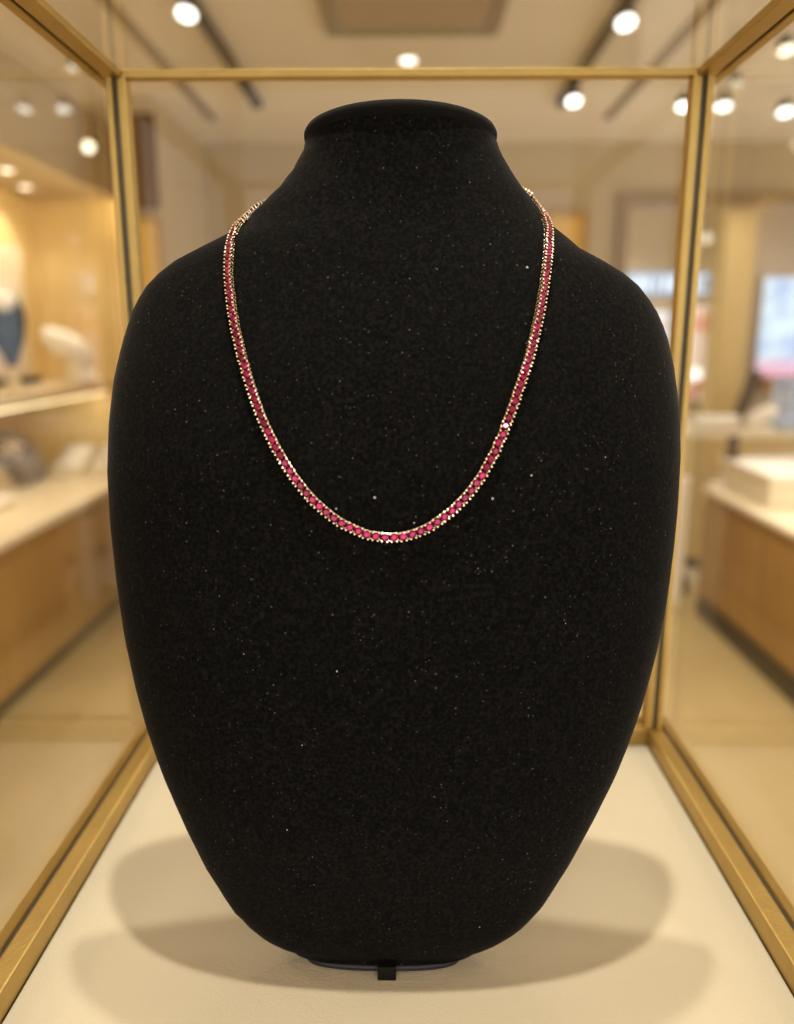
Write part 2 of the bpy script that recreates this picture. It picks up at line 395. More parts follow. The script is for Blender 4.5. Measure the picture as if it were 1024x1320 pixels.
# ------------------------------------------------------------------ lamps
def area_light(name, loc, size, power, col, rot=(0, 0, 0), spread=180, size_y=None):
    l = bpy.data.lights.new(name, 'AREA'); l.energy = power; l.color = col; l.shape = 'DISK'; l.size = size
    if size_y: l.shape = 'RECTANGLE'; l.size_y = size_y
    l.spread = R(spread)
    o = bpy.data.objects.new(name, l); o.location = loc; o.rotation_euler = rot; COL.objects.link(o)
    return o
def spot_light(name, loc, radius, power, col, rot, angle, blend=0.35):
    l = bpy.data.lights.new(name, 'SPOT'); l.energy = power; l.color = col; l.shadow_soft_size = radius
    l.spot_size = R(angle); l.spot_blend = blend
    o = bpy.data.objects.new(name, l); o.location = loc; o.rotation_euler = rot; COL.objects.link(o)
    return o
WARM = (1.0, 0.925, 0.82)

def look_rot(a, b):
    return (Vector(b) - Vector(a)).to_track_quat('-Z', 'Y').to_euler()

def lighting_track(x, label):
    t = thing('lighting_track', label, 'track', (x, 2.2, CEIL), 'black ceiling tracks')
    MB().box(x - 0.018, x + 0.018, 0.4, 4.05, CEIL - 0.032, CEIL, 0.003).build('rail', 'track', t)
    for y in (0.4, 4.05):
        MB().box(x - 0.022, x + 0.022, y - 0.02, y + 0.02, CEIL - 0.036, CEIL, 0.003).build('end_cap', 'track', t)
    return t
lighting_track(-0.72, 'long black ceiling lighting track left of the ceiling vent')
lighting_track(0.725, 'long black ceiling lighting track right of the ceiling vent')

def spotlight(p, aim, label, power, rad=0.032, hang=0.075, m='lamp'):
    """adjustable head under a track: stem, can and a bright lens that looks at aim"""
    p = Vector(p); d = (Vector(aim) - p).normalized()
    t = thing('track_spotlight', label, 'spotlight', (p.x, p.y, CEIL - 0.032), 'track spotlights')
    MB().cyl((p.x, p.y, CEIL - 0.033), p - d * 0.02, 0.007, n=12).build('stem', 'track', t)
    MB().cyl(p - d * 0.045, p - d * 0.004, rad * 0.92, rad * 1.06, n=28).build('can', 'track', t, smooth=False)
    MB().cyl(p - d * 0.004, p + d * 0.003, rad, rad * 0.96, n=28).build('lens', m, t)
    if power:
        spot_light('spot_beam', p + d * 0.02, rad * 0.8, power * 4, WARM, look_rot(p, aim), 80)
    return t
spotlight((-0.715, 2.80, 2.612), (-0.95, 1.9, 0.3), 'lit spotlight on the left ceiling track, near the top edge', 9)
spotlight((0.72, 2.89, 2.612), (0.95, 1.9, 0.3), 'lit spotlight on the right ceiling track, nearest the top edge', 9)
spotlight((0.722, 3.73, 2.60), (0.9, 2.8, 0.2), 'lit spotlight on the right ceiling track, below the brass rail', 9, 0.030)

def downlight(p, label, power, rad=0.045, m='lamp', group='recessed downlights', spread=150):
    x, y, z = p
    t = thing('downlight', label, 'downlight', (x, y, z), group)
    n = 32
    prof = [(rad * 1.35, 0.0), (rad * 1.32, -0.006), (rad * 1.02, -0.007), (rad, 0.0)]
    MB().loft([[(x + r * math.cos(2 * math.pi * k / n), y + r * math.sin(2 * math.pi * k / n), z + h) for k in range(n)] for r, h in prof], cap=False).build('trim_ring', 'ceiling', t, smooth=True)
    MB().cyl((x, y, z - 0.010), (x, y, z - 0.002), rad * 0.98, n=32).build('lens', m, t)
    if power:
        spot_light('downlight_beam', (x, y, z - 0.016), rad * 0.8, power * 4, WARM, (0, 0, 0), 125, 0.6)
    return t
downlight((0.0, 3.50, CEIL), 'round lit downlight on the ceiling centreline just above the brass rail', 7, 0.032)
spotlight((1.23, 3.82, 2.60), (1.1, 3.2, 0.0), 'lit ceiling spotlight half hidden behind the right rear case post', 7, 0.030)
spotlight((1.406, 3.82, 2.60), (1.5, 3.2, 0.0), 'lit ceiling spotlight just right of the right rear case post', 7, 0.032)
spotlight((1.724, 3.913, 2.60), (1.8, 3.3, 0.6), 'lit ceiling spotlight near the right edge, the lower of two there', 7, 0.032)
spotlight((1.382, 3.176, 2.62), (1.7, 2.6, 0.6), 'dim lamp reflection built as a spotlight at the right edge, the upper of two there', 4, 0.028, 0.075, 'warm_lamp')  # a reflected lamp, added here as a glowing head with its own beam
spotlight((1.357, 3.562, 2.62), (1.6, 3.0, 0.6), 'small lamp reflection built as a spotlight over the reflected rail by the right post', 2, 0.018, 0.075, 'dim_lamp')  # added lens standing in for a dim reflection in the glass
spotlight((-1.309, 3.335, 2.62), (-1.6, 2.8, 0.6), 'small lamp reflection built as a spotlight left of the left rear case post', 2, 0.018, 0.075, 'dim_lamp')  # added head where only a faint reflection shows
CASE_A = (0.005, 0.21, CEIL); CASE_B = (0.0, 0.46, CEIL)
downlight(CASE_A, 'downlight in the ceiling straight above the glass case', 8.2, 0.024)
downlight(CASE_B, 'downlight in the ceiling just behind the glass case', 5.8, 0.024)
for q, (x, y) in enumerate(((-1.5, 0.6), (1.5, 0.6), (-0.5, -1.4), (0.5, -1.4), (-1.7, 2.2), (1.9, 2.4), (2.9, 3.2), (0.0, 2.0))):  # unseen downlights, added as fill to light the room
    where = ['left of the case', 'right of the case', 'left behind the viewer', 'right behind the viewer', 'over the left counter', 'over the right island', 'right of the island', 'over the aisle in front of the vent'][q]
    downlight((x, y, CEIL), 'unseen fill downlight added ' + where, (4, 4, 13, 13, 12, 12, 12, 10)[q], 0.045)

# ------------------------------------------------------------------ left wall cabinet
XF, XB, DE, LEDGE, SOF = -1.76, -2.50, 5.0, 1.30, 2.345
t = thing('base_cabinet', 'long oak counter cabinet along the left wall with cream top', 'cabinet', (-2.1, 3.2, 0))
MB().box(XB, XF + 0.02, 1.2, DE, 0.08, 0.715).build('carcass', 'oak_side', t)
for k in range(5):
    y0 = 1.2 + k * 0.76
    MB().box(XF + 0.02, XF + 0.038, y0 + 0.004, y0 + 0.756, 0.085, 0.66, 0.002).build('door', 'oak_side', t)
MB().box(XB, XF + 0.045, 1.18, DE, 0.715, 0.75, 0.004).build('countertop', 'cream_top', t)
MB().box(XB, XF + 0.005, 1.22, DE, 0.0, 0.08).build('toe_kick', 'black', t)
so = MB().box(XB, XF + 0.13, 1.2, DE + 0.1, SOF + 0.07, CEIL - 0.002); so.box(XF + 0.13, XF + 0.15, 1.2, DE + 0.1, SOF, CEIL - 0.002, 0.002)
struct('trim_8', so, 'pier')
struct('wall_recess_end', MB().box(XB, -1.335, DE + 0.002, DE + 0.1, 0.0, SOF + 0.069), 'oak_pale')
struct('wall_recess_back', MB().box(XB, XB + 0.21, 1.2, DE, LEDGE + 0.032, SOF + 0.069), 'oak_pale')
struct('wall_recess_base', MB().box(XB, XB + 0.02, 1.2, DE, 0.752, LEDGE - 0.037), 'oak')
t = thing('wall_shelf', 'long cream display ledge in the oak recess along the left side', 'shelf', (-2.2, 3.1, LEDGE - 0.035))
MB().box(XB, -1.88, 1.2, DE, LEDGE - 0.035, LEDGE + 0.03, 0.004).build('board', 'cream_top', t)
MB().box(-1.925, -1.905, 1.3, DE - 0.03, LEDGE - 0.043, LEDGE - 0.035).build('led_fill_strip', 'led', t)  # light strip added under the ledge to brighten the counter below
area_light('shelf_fill', (-1.93, 3.9, LEDGE - 0.05), 0.03, 3.2, (1.0, 0.93, 0.78), (0, R(20), 0), 170, 2.1)  # fill light that goes with the added strip
tag(origin_to(MB().box(XF + 0.112, XF + 0.129, 1.4, DE - 0.02, SOF + 0.025, SOF + 0.055, 0.002).build('led_bar', 'led'), (XF + 0.12, 3.2, SOF + 0.04)), 'warm led bar hidden behind the soffit edge of the left recess', 'led bar')
area_light('led_glow', (XF + 0.105, 3.5, SOF + 0.04), 0.03, 7.5, (1.0, 0.84, 0.54), (0, R(50), 0), 175, 3.0)
for q, (px, py) in enumerate(((-2.0, 4.15), (-2.12, 4.60))):
    downlight((px, py, SOF + 0.07), ['small warm downlight in the recess ceiling at the left edge, nearer', 'small warm downlight in the recess ceiling at the left edge, farther'][q], 2.5, 0.030, 'warm_lamp', 'recess downlights')
# reflected downlight, added as a small glowing lamp on the soffit face
t = thing('soffit_reflection', 'reflected downlight built as a round lit lamp on the soffit above the left recess', 'spotlight', (-1.60, 4.18, 2.515))
MB().box(-1.61, -1.595, 4.17, 4.21, 2.49, 2.54, 0.002).build('bracket', 'track', t)
MB().cyl((-1.60, 4.19, 2.517), (-1.575, 4.14, 2.513), 0.024, 0.028, n=24).build('can', 'vent', t)
MB().cyl((-1.575, 4.14, 2.513), (-1.5735, 4.137, 2.5128), 0.027, n=24).build('lens', 'warm_lamp', t)

def jewel_mesh():
    m = MB().sphere((0, 0, 0), 0.011, 1)
    me = bpy.data.meshes.new('jewel'); m.bm.to_mesh(me); m.bm.free(); me.materials.append(M['silver']); return me
JEWEL = jewel_mesh()
def jewel(parent, x, y, z, sc=1.0):
    o = bpy.data.objects.new('jewel', JEWEL); COL.objects.link(o); o.parent = parent
    o.location = Vector((x, y, z)) - parent.location; o.scale = (sc, sc, sc)
    return o
# white curved display on the ledge (tilted oval pillow on a short stand)
t = thing('necklace_stand', 'white tilted oval necklace stand on the ledge of the left recess', 'display stand', (-1.95, 4.6, LEDGE + 0.03))
n = 32; loops = []
for i in range(13):
    s = -1 + 2 * i / 12
    rr = math.sqrt(max(0.0, 1 - abs(s) ** 2.6)) * 0.5 + 0.02
    loops.append([(-1.955 + s * 0.150, 4.57 + 0.05 * math.sin(2 * math.pi * k / n) * rr * 2, 1.555 - s * 0.058 + 0.155 * rr * math.cos(2 * math.pi * k / n)) for k in range(n)])
MB().loft(loops).build('pillow', 'white_leather', t, smooth=True)
MB().loft([[(-1.915 + w * math.cos(2 * math.pi * k / n), 4.6 + 0.05 * math.sin(2 * math.pi * k / n), z) for k in range(n)] for w, z in ((0.085, 1.33), (0.08, 1.345), (0.066, 1.40), (0.062, 1.50))]).build('stand', 'cream_leather', t, smooth=True)
for k in range(20):
    a = k * 2.4
    jewel(t, -1.862 + 0.035 * math.cos(a) * (k / 20), 4.525 - 0.004 * (k % 3), 1.505 + 0.05 * math.sin(a) * (k / 20), 0.65)
# tall cream board on the ledge
t = thing('display_board', 'tall cream display board leaning against the left recess back panel', 'board', (-2.26, 4.3, LEDGE + 0.03))
MB().box(-2.278, -2.235, 3.7, 4.72, LEDGE + 0.03, 2.10, 0.008).build('panel', 'cream_leather', t)
MB().box(-2.235, -2.20, 3.7, 4.75, LEDGE + 0.03, LEDGE + 0.07, 0.004).build('foot_rail', 'black_leather', t)
# charcoal bust in front of the board
t = thing('jewelry_bust', 'charcoal necklace bust with pale collar in front of the cream board', 'display bust', (-2.07, 4.15, LEDGE + 0.03))
n = 28
prof = [(0.03, 1.45), (0.055, 1.50), (0.10, 1.58), (0.125, 1.66), (0.13, 1.72), (0.11, 1.78), (0.07, 1.82)]
MB().loft([[(-2.085 - (1.72 - z) * -0.05 + w * math.cos(2 * math.pi * k / n) * 0.8, 4.15 + (0.03 + w * 0.22) * math.sin(2 * math.pi * k / n), z) for k in range(n)] for w, z in prof]).build('chest', 'black_leather', t, smooth=True)
MB().loft([[(-2.075 + w * math.cos(2 * math.pi * k / n), 4.15 + w * 0.7 * math.sin(2 * math.pi * k / n), z) for k in range(n)] for w, z in ((0.07, 1.33), (0.068, 1.345), (0.03, 1.37), (0.025, 1.5))]).build('stand', 'cream_leather', t, smooth=True)
MB().sphere((-2.07, 4.10, 1.775), 0.065, 3, (1.1, 0.8, 0.8)).build('collar', 'white_leather', t, smooth=True)

# charcoal ramp cushion with a cluster ring on the counter
t = thing('bracelet_cushion', 'dark grey ramp cushion holding silver jewelry on the left counter', 'display cushion', (-2.3, 4.55, 0.75))
pr = [(-2.52, 0.79), (-2.50, 1.02), (-2.42, 1.06), (-2.33, 1.03), (-2.25, 0.95), (-2.19, 0.83), (-2.20, 0.76), (-2.26, 0.75), (-2.32, 0.86), (-2.40, 0.93)]
MB().prism(pr, 'Y', 4.42, 4.68).build('pad', 'grey_leather', t, smooth=False)
MB().prism([(-2.48, 0.75), (-2.26, 0.75), (-2.33, 0.85), (-2.41, 0.92), (-2.48, 0.90)], 'Y', 4.44, 4.66).build('wedge', 'cream_leather', t)
for k in range(36):
    a = random.uniform(0, 6.28); r = math.sqrt(random.random()) * 0.075
    jewel(t, -2.26 + r * math.cos(a) * 1.1, 4.41 - random.random() * 0.012, 0.985 + r * math.sin(a) * 0.7)
# white jewelry tray with ring rolls
def jewel_tray(x0, x1, y0, y1, z, label, n=5):
    t = thing('jewelry_tray', label, 'tray', ((x0 + x1) / 2, (y0 + y1) / 2, z), 'jewelry trays')
    MB().prism([(y0, z), (y1, z), (y1, z + 0.16), (y1 - 0.03, z + 0.17), (y0, z + 0.06)], 'X', x0, x1).build('tray', 'cream_leather', t)
    for k in range(n):
        f = (k + 0.5) / n
        yy = y0 + (y1 - 0.05 - y0) * f; zz = z + 0.06 + 0.11 * f
        MB().cyl((x0 + 0.02, yy, zz), (x1 - 0.02, yy, zz), 0.024, n=16).build('ring_roll', 'white_leather', t, smooth=True)
    for k in range(14):
        f = random.random(); zz = z + 0.085 + 0.11 * f
        jewel(t, random.uniform(x0 + 0.03, x1 - 0.03), y0 + (y1 - 0.05 - y0) * f - 0.02, zz)
    return t
jewel_tray(-2.18, -1.98, 4.70, 4.98, 0.75, 'white sloped jewelry tray beside the dark grey cushion on left counter')
jewel_tray(-1.95, -1.82, 4.70, 4.98, 0.75, 'small white jewelry tray at the counter end next to the bust', 4)
t = thing('jewelry_box', 'low cream jewelry box near the front of the left counter', 'box', (-2.1, 3.75, 0.75))
MB().box(-2.2, -1.98, 3.6, 3.86, 0.75, 0.80, 0.006).build('body', 'cream_leather', t)
MB().box(-2.205, -1.975, 3.595, 3.865, 0.80, 0.822, 0.006).build('lid', 'white_leather', t)

# ------------------------------------------------------------------ right island counter
t = thing('island_counter', 'oak island counter on the right with cream top and black toe kick', 'counter', (2.0, 3.0, 0))
MB().box(1.75, 2.42, 1.3, 4.50, 0.10, 0.72).build('carcass', 'oak_side', t)
for k in range(4):
    y0 = 1.3 + k * 0.8
    MB().box(1.735, 1.75, y0 + 0.004, y0 + 0.796, 0.12, 0.66, 0.002).build('door', 'oak_side', t)
MB().box(1.725, 2.44, 1.28, 4.53, 0.72, 0.75, 0.004).build('countertop', 'cream_top', t)
MB().box(1.72, 2.38, 1.32, 4.45, 0.0, 0.10).build('toe_kick', 'black', t)
t = thing('display_riser', 'tan raised display box with cream top on the right island', 'display box', (2.0, 4.2, 0.75))
MB().box(1.80, 2.30, 3.84, 4.46, 0.75, 0.905, 0.004).build('body', 'cream_leather', t)
MB().box(1.79, 2.31, 3.83, 4.47, 0.905, 0.93, 0.004).build('top', 'white_leather', t)
t = thing('leaflet_stack', 'small stack of cream leaflets at the far end of the island', 'leaflets', (1.78, 4.40, 0.75))
for k in range(3):
    MB().box(1.755, 1.79 + 0.002 * k, 4.36, 4.50, 0.751 + k * 0.012, 0.761 + k * 0.012, 0.001).build('leaflet', 'white_leather', t)
t = thing('display_post', 'slim white display post standing at the far end of the island', 'post', (1.64, 4.62, 0))
MB().box(1.60, 1.68, 4.58, 4.66, 0.02, 0.77, 0.006).build('column', 'white_leather', t)
MB().box(1.59, 1.69, 4.57, 4.67, 0.0, 0.02, 0.004).build('base', 'cream_leather', t)
MB().box(1.595, 1.685, 4.575, 4.665, 0.77, 0.785, 0.004).build('cap', 'white_leather', t)
t = thing('card_holder', 'small black card holder on the raised tan display box', 'holder', (1.84, 4.40, 0.93))
MB().box(1.80, 1.87, 4.38, 4.44, 0.93, 0.94, 0.002).build('base', 'black', t)
MB().box(1.805, 1.865, 4.405, 4.415, 0.94, 1.06, 0.002).build('plate', 'black', t)
t = thing('door_stop', 'small black square stop low on the back wall past island', 'door stop', (1.76, 4.84, 0))
MB().box(1.72, 1.80, 4.80, 4.86, 0.0, 0.10, 0.006).build('block', 'black', t)
MB().cyl((1.76, 4.80, 0.06), (1.76, 4.785, 0.06), 0.018, n=16).build('rubber', 'foot', t)

# ------------------------------------------------------------------ beyond the opening
struct('trim_5', MB().box(-1.0, 6.5, 4.98, 9.4, -0.08, 0.0), 'mall_floor')
struct('trim_6', MB().box(-1.0, 6.5, 5.0, 9.4, 3.0, 3.08), 'ceiling')
struct('wall_far', MB().box(-1.0, 6.5, 9.3, 9.4, 0, 3.0), 'mall_wall')
struct('wall_grey', MB().box(2.74, 6.5, 6.605, 6.72, 0, 3.0), 'mall_grey')
t = thing('serving_counter', 'tan counter in the corridor beyond the opening', 'counter', (2.6, 5.6, 0))
MB().box(1.98, 3.6, 5.35, 5.85, 0.08, 0.93).build('body', 'pillar', t)
MB().box(1.95, 3.62, 5.32, 5.88, 0.93, 0.965, 0.004).build('top', 'cream_top', t)
MB().box(2.0, 3.58, 5.37, 5.83, 0.0, 0.08).build('toe_kick', 'black', t)
t = thing('bolster', 'white rolled display bolster lying on the corridor counter', 'cushion', (2.15, 5.5, 0.965))
MB().cyl((1.99, 5.5, 1.02), (2.30, 5.5, 1.02), 0.052, n=24).build('roll', 'white_leather', t, smooth=False)
for x in (1.985, 2.30):
    MB().cyl((x, 5.5, 1.02), (x + 0.006, 5.5, 1.02), 0.045, 0.03, n=24).build('end_disc', 'cream_leather', t)
def pillow(x, y, z, L, w, ang, label, m):
    t = thing('watch_pillow', label, 'pillow', (x, y, z), 'pillows on the corridor counter')
    n = 20; loops = []
    ca, sa = math.cos(ang), math.sin(ang)
    for i in range(11):
        s = -1 + 2 * i / 10; rr = (1 - abs(s) ** 3.5) ** 0.5 * w + 0.004
        loops.append([(x + ca * s * L - sa * rr * math.cos(2 * math.pi * k / n), y + rr * math.sin(2 * math.pi * k / n), z + w + sa * abs(L) + sa * s * L + ca * rr * math.cos(2 * math.pi * k / n)) for k in range(n)])
    MB().loft(loops).build('cushion', m, t, smooth=True)
    mid = (x, y, z + w + sa * abs(L))
    MB().cyl((mid[0] - ca * 0.012, mid[1], mid[2] - sa * 0.012), (mid[0] + ca * 0.012, mid[1], mid[2] + sa * 0.012), w * 1.06, n=20).build('strap', 'silver', t)
    return t
pillow(2.42, 5.40, 0.965, 0.12, 0.045, R(32), 'cream pillow propped at a slant on the corridor counter', 'white_leather')
pillow(2.62, 5.44, 0.965, 0.10, 0.04, R(8), 'pale blue pillow lying on the corridor counter', 'blue_box')
t = thing('payment_screen', 'dark leaning screen on the corridor counter beside the gold pillar', 'screen', (2.45, 5.72, 0.965))
MB().box(2.38, 2.50, 5.68, 5.78, 0.965, 0.98, 0.002).build('base', 'black', t)
MB().prism([(2.36, 1.03), (2.45, 1.03), (2.55, 1.36), (2.46, 1.36)], 'Y', 5.72, 5.75).build('panel', 'black', t)
MB().cyl((2.42, 5.74, 0.98), (2.42, 5.74, 1.06), 0.012, n=12).build('post', 'black', t)
t = thing('gift_box', 'blue grey gift box at the right end of corridor counter', 'box', (2.8, 5.5, 0.965))
MB().box(2.66, 2.95, 5.55, 5.80, 0.965, 1.25, 0.01).build('body', 'blue_box', t)
MB().box(2.655, 2.955, 5.545, 5.805, 1.25, 1.30, 0.008).build('lid', 'blue_box', t)
struct('trim_7', MB().box(2.50, 2.74, 6.5, 6.75, 0, 3.0, 0.006), 'pillar')
t = thing('lightbox', 'glowing pale blue lightbox poster on the grey corridor wall', 'lightbox', (3.3, 6.55, 1.29))
MB().box(2.84, 3.9, 6.555, 6.60, 1.27, 2.08, 0.006).build('housing', 'mall_grey', t)
MB().box(2.855, 3.885, 6.548, 6.555, 1.285, 2.065).build('print', 'screen', t)
tag(origin_to(MB().box(2.93, 3.9, 6.42, 6.60, 1.17, 1.255, 0.006).build('wood_shelf', 'orange_wood'), (3.4, 6.5, 1.17)), 'orange wood shelf fixed under the blue lightbox', 'shelf')
# far shop: fascia sign and posters
t = thing('shop_sign', 'pale blue lit sign lettering on the far shop front', 'sign', (2.7, 8.6, 2.04))
MB().box(2.30, 3.20, 8.62, 8.66, 2.02, 2.27, 0.01).build('panel', 'sign_back', t)
def glyph(x, w, h, z, y, kind):
    g = MB(); s = 0.028
    if kind in 'NMH':
        g.box(x, x + s, y, y + 0.02, z, z + h); g.box(x + w - s, x + w, y, y + 0.02, z, z + h)
        if kind == 'H': g.box(x + s, x + w - s, y, y + 0.02, z + h * .45, z + h * .6)
        else: g.loft([[(x + s, yy, z + h), (x + s, yy, z + h - 0.05), (x + w - s, yy, z), (x + w - s, yy, z + 0.05)] for yy in (y, y + 0.02)])
    elif kind in 'EC':
        g.box(x, x + s, y, y + 0.02, z, z + h)
        for f in ((0, .16), (.42, .58), (.84, 1)) if kind == 'E' else ((0, .16), (.84, 1)):
            g.box(x + s, x + w, y, y + 0.02, z + h * f[0], z + h * f[1])
    else:
        g.box(x + w / 2 - s / 2, x + w / 2 + s / 2, y, y + 0.02, z, z + h)
    return g
for k, c in enumerate('HNIMHNC'):
    glyph(2.335 + k * 0.12, 0.098, 0.18, 2.055, 8.60, c).build('letter', 'sign_text', t)
def poster(x0, x1, y, z0, z1, label, m):
    t = thing('poster', label, 'poster', ((x0 + x1) / 2, y, z0), 'posters in the far shop')
    MB().box(x0 - 0.02, x1 + 0.02, y, y + 0.03, z0 - 0.02, z1 + 0.02, 0.004).build('frame', 'mall_grey', t)
    MB().box(x0, x1, y - 0.005, y, z0, z1).build('print', m, t)
poster(2.88, 3.30, 8.62, 0.92, 1.93, 'tall pink and red poster in the far shop, right of the case post', 'poster_pink')
poster(2.42, 2.78, 8.62, 1.0, 1.86, 'pale blue poster in the far shop, left of the case post', 'poster_blue')
struct('wall_shop', MB().box(1.6, 4.4, 8.66, 8.76, 0, 3.0), 'mall_wall')
for q, (x, y, z) in enumerate(((2.531, 7.0, 2.414), (2.73, 7.0, 2.445), (3.03, 7.0, 2.50))):
    t = thing('globe_lamp', ['small warm hanging globe lamp in the corridor, leftmost of three', 'small warm hanging globe lamp in the corridor, middle of three', 'bright hanging globe lamp in the corridor, rightmost of three'][q], 'lamp', (x, y, 3.0), 'corridor globe lamps')
    MB().cyl((x, y, z + 0.04), (x, y, 3.0), 0.006, n=8).build('cord', 'track', t)
    MB().sphere((x, y, z), 0.05 if q == 2 else 0.042, 3).build('globe', 'warm_lamp' if q == 2 else 'dim_lamp', t, smooth=True)
t = thing('table_lamp', 'small bright lamp globe in front of the pink poster', 'lamp', (2.931, 8.1, 0))
MB().cyl((2.931, 8.1, 0), (2.931, 8.1, 0.03), 0.12, n=24).build('base', 'track', t)
MB().cyl((2.931, 8.1, 0.03), (2.931, 8.1, 1.17), 0.012, n=12).build('pole', 'track', t)
MB().sphere((2.931, 8.1, 1.23), 0.062, 3).build('globe', 'globe', t, smooth=True)
for q, (x, y) in enumerate(((2.2, 7.8), (3.6, 7.8), (2.4, 5.9), (3.6, 5.6), (1.0, 7.0))):
    downlight((x, y, 3.0), 'corridor ceiling downlight ' + ['before the far shop sign', 'before the far shop posters', 'over the counter start', 'over the counter end', 'far left past the wall'][q], 12, 0.06, group='corridor downlights')

# ------------------------------------------------------------------ the glass case
XI, XS0, XS1, XO = 0.1515, 0.1605, 0.1627, 0.1675
PI0, PS0, PS1, PO = 0.1492, 0.1538, 0.1563, 0.1600    # the slimmer rear posts     # inner face, glass slot, outer face
DF, DB, DS0, DS1, DO = 0.15, 0.4505, 0.460, 0.463, 0.4695
ZT0, ZT1 = 1.7335, 1.7373
case = thing('display_case', 'brass framed glass display case open towards the viewer', 'display case', (0, 0.31, PAD - 0.02))
MB().box(-XO, XO, DF, DO, PAD - 0.02, PAD - 0.012, 0.0008).build('base_panel', 'brass', case)
HB = PAD + 0.0105
for s in (-1, 1):
    X = lambda a, b: (min(s * a, s * b), max(s * a, s * b))
    # side bottom rail: inner bar, glass slot, outer bar
    b = MB(); b.box(*X(XI, XS0), DF, DS0, PAD - 0.012, HB, 0.0009); b.box(*X(XS1, XO), DF, DO, PAD - 0.012, HB, 0.0009)
    b.build('bottom_rail', 'brass', case)
    b = MB(); b.box(*X(XI, XS0), DF, DS0, ZT0, ZT1, 0.0007); b.box(*X(XS1, XO), DF, DO, ZT0, ZT1, 0.0007)
    b.build('top_rail', 'brass', case)
    # rear post
    b = MB(); b.box(*X(PI0, PS0), DB, DS0, HB, ZT0, 0.0009); b.box(*X(PS1, PO), DB - 0.001, DO, HB, ZT1 - 0.0002, 0.0009)
    b.build('post', 'brass', case)
    b = MB(); b.box(*X(PS0, PS1), DB + 0.0012, DO - 0.001, PAD, ZT1 - 0.001); b.box(*X(XS0, XS1), DF, DB, ZT0 + 0.002, ZT1 - 0.001)
    b.build('gasket', 'gasket', case)
    MB().box(*X(XS0, XS1), DF, DB, PAD - 0.012, HB - 0.0025).build('glass_channel', 'glass_edge', case)
    # front post
    b = MB(); b.box(*X(XI, XS0), DF, DF + 0.010, HB, ZT0, 0.0009); b.box(*X(XS1, XO), DF, DF + 0.012, HB, ZT0, 0.0009)
    b.build('post', 'brass', case)
    MB().box(*X(XS0 + 0.0005, XS1 - 0.0005), DF + 0.002, DB, HB - 0.0025, ZT0 + 0.002).build('glass_pane', 'glass', case)
b = MB(); b.box(-XI, XI, DB, DS0, PAD - 0.012, HB, 0.0009); b.box(-XS0, XS0, DS1, DO, PAD - 0.012, HB, 0.0009); b.build('bottom_rail', 'brass', case)
b = MB(); b.box(-XI, XI, DB, DB + 0.0085, ZT0, ZT1, 0.0007); b.build('top_rail', 'brass', case)
MB().box(-XI, XI, DF, DF + 0.010, PAD - 0.012, HB - 0.006, 0.0009).build('bottom_rail', 'brass', case)
MB().box(-XI, XI, DF, DF + 0.010, ZT0, ZT1, 0.0007).build('top_rail', 'brass', case)
MB().box(-XS0, XS0, DS0 + 0.0005, DS1 - 0.0005, HB - 0.0035, ZT1).build('glass_pane', 'glass', case)
MB().box(-XI, XI, DF + 0.010, DB, ZT0 + 0.0012, ZT0 + 0.0032).build('glass_pane', 'glass', case)

pad = MB().box(-XI + 0.0004, XI - 0.0004, DF + 0.0105, DB - 0.0004, PAD - 0.0118, PAD, 0.0015, 3).build('case_pad', 'pad')
tag(origin_to(pad, (0, 0.3, PAD - 0.0118)), 'cream fabric pad covering the floor of the glass case', 'pad')
ped = thing('pedestal', 'beige laminate pedestal carrying the glass display case', 'pedestal', (0, 0.31, 0))
MB().box(-0.165, 0.165, DF + 0.01, DO - 0.01, 0.06, PAD - 0.0205, 0.003).build('body', 'plinth', ped)
MB().box(-0.15, 0.15, DF + 0.03, DO - 0.03, 0, 0.06).build('toe_kick', 'black', ped)

# ------------------------------------------------------------------ the velvet bust
BH, LEAN = 0.326, R(9)
B0 = Vector((-0.004, 0.2775, PAD + 0.0035))
BV = Vector((0, math.sin(LEAN), math.cos(LEAN))); BW = Vector((0, -math.cos(LEAN), math.sin(LEAN))); BU = Vector((1, 0, 0))
TT = [0, .03, .08, .2, .4, .6, .72, .82, .9, .95, 1.0]
FR = [.010, .0155, .021, .033, .045, .048, .043, .035, .029, .027, .028]
BK = [.003, .003, .003, .003, .003, .004, .006, .012, .019, .021, .021]
EX = [2.6, 2.6, 2.5, 2.4, 2.3, 2.2, 2.0, 1.8, 1.9, 2, 2]
NR, NF, NB = 72, 33, 12
def interp(x, xs, ys):
    if x <= xs[0]: return ys[0]
    for i in range(1, len(xs)):
        if x <= xs[i]:
            f = (x - xs[i - 1]) / (xs[i] - xs[i - 1]); return ys[i - 1] + f * (ys[i] - ys[i - 1])
    return ys[-1]
tt = []
for i in range(NR):
    s = i / (NR - 1); tt.append(0.6 * (0.5 - 0.5 * math.cos(math.pi * s)) + 0.4 * s)
def smooth5(a):
    q = [a[0]] * 2 + a + [a[-1]] * 2
    r = [sum(q[i:i + 5]) / 5 for i in range(len(a))]
    return a[:2] + r[2:-2] + a[-2:]
fr = smooth5([interp(x, TT, FR) for x in tt]); bk = smooth5([interp(x, TT, BK) for x in tt]); ex = smooth5([interp(x, TT, EX) for x in tt])
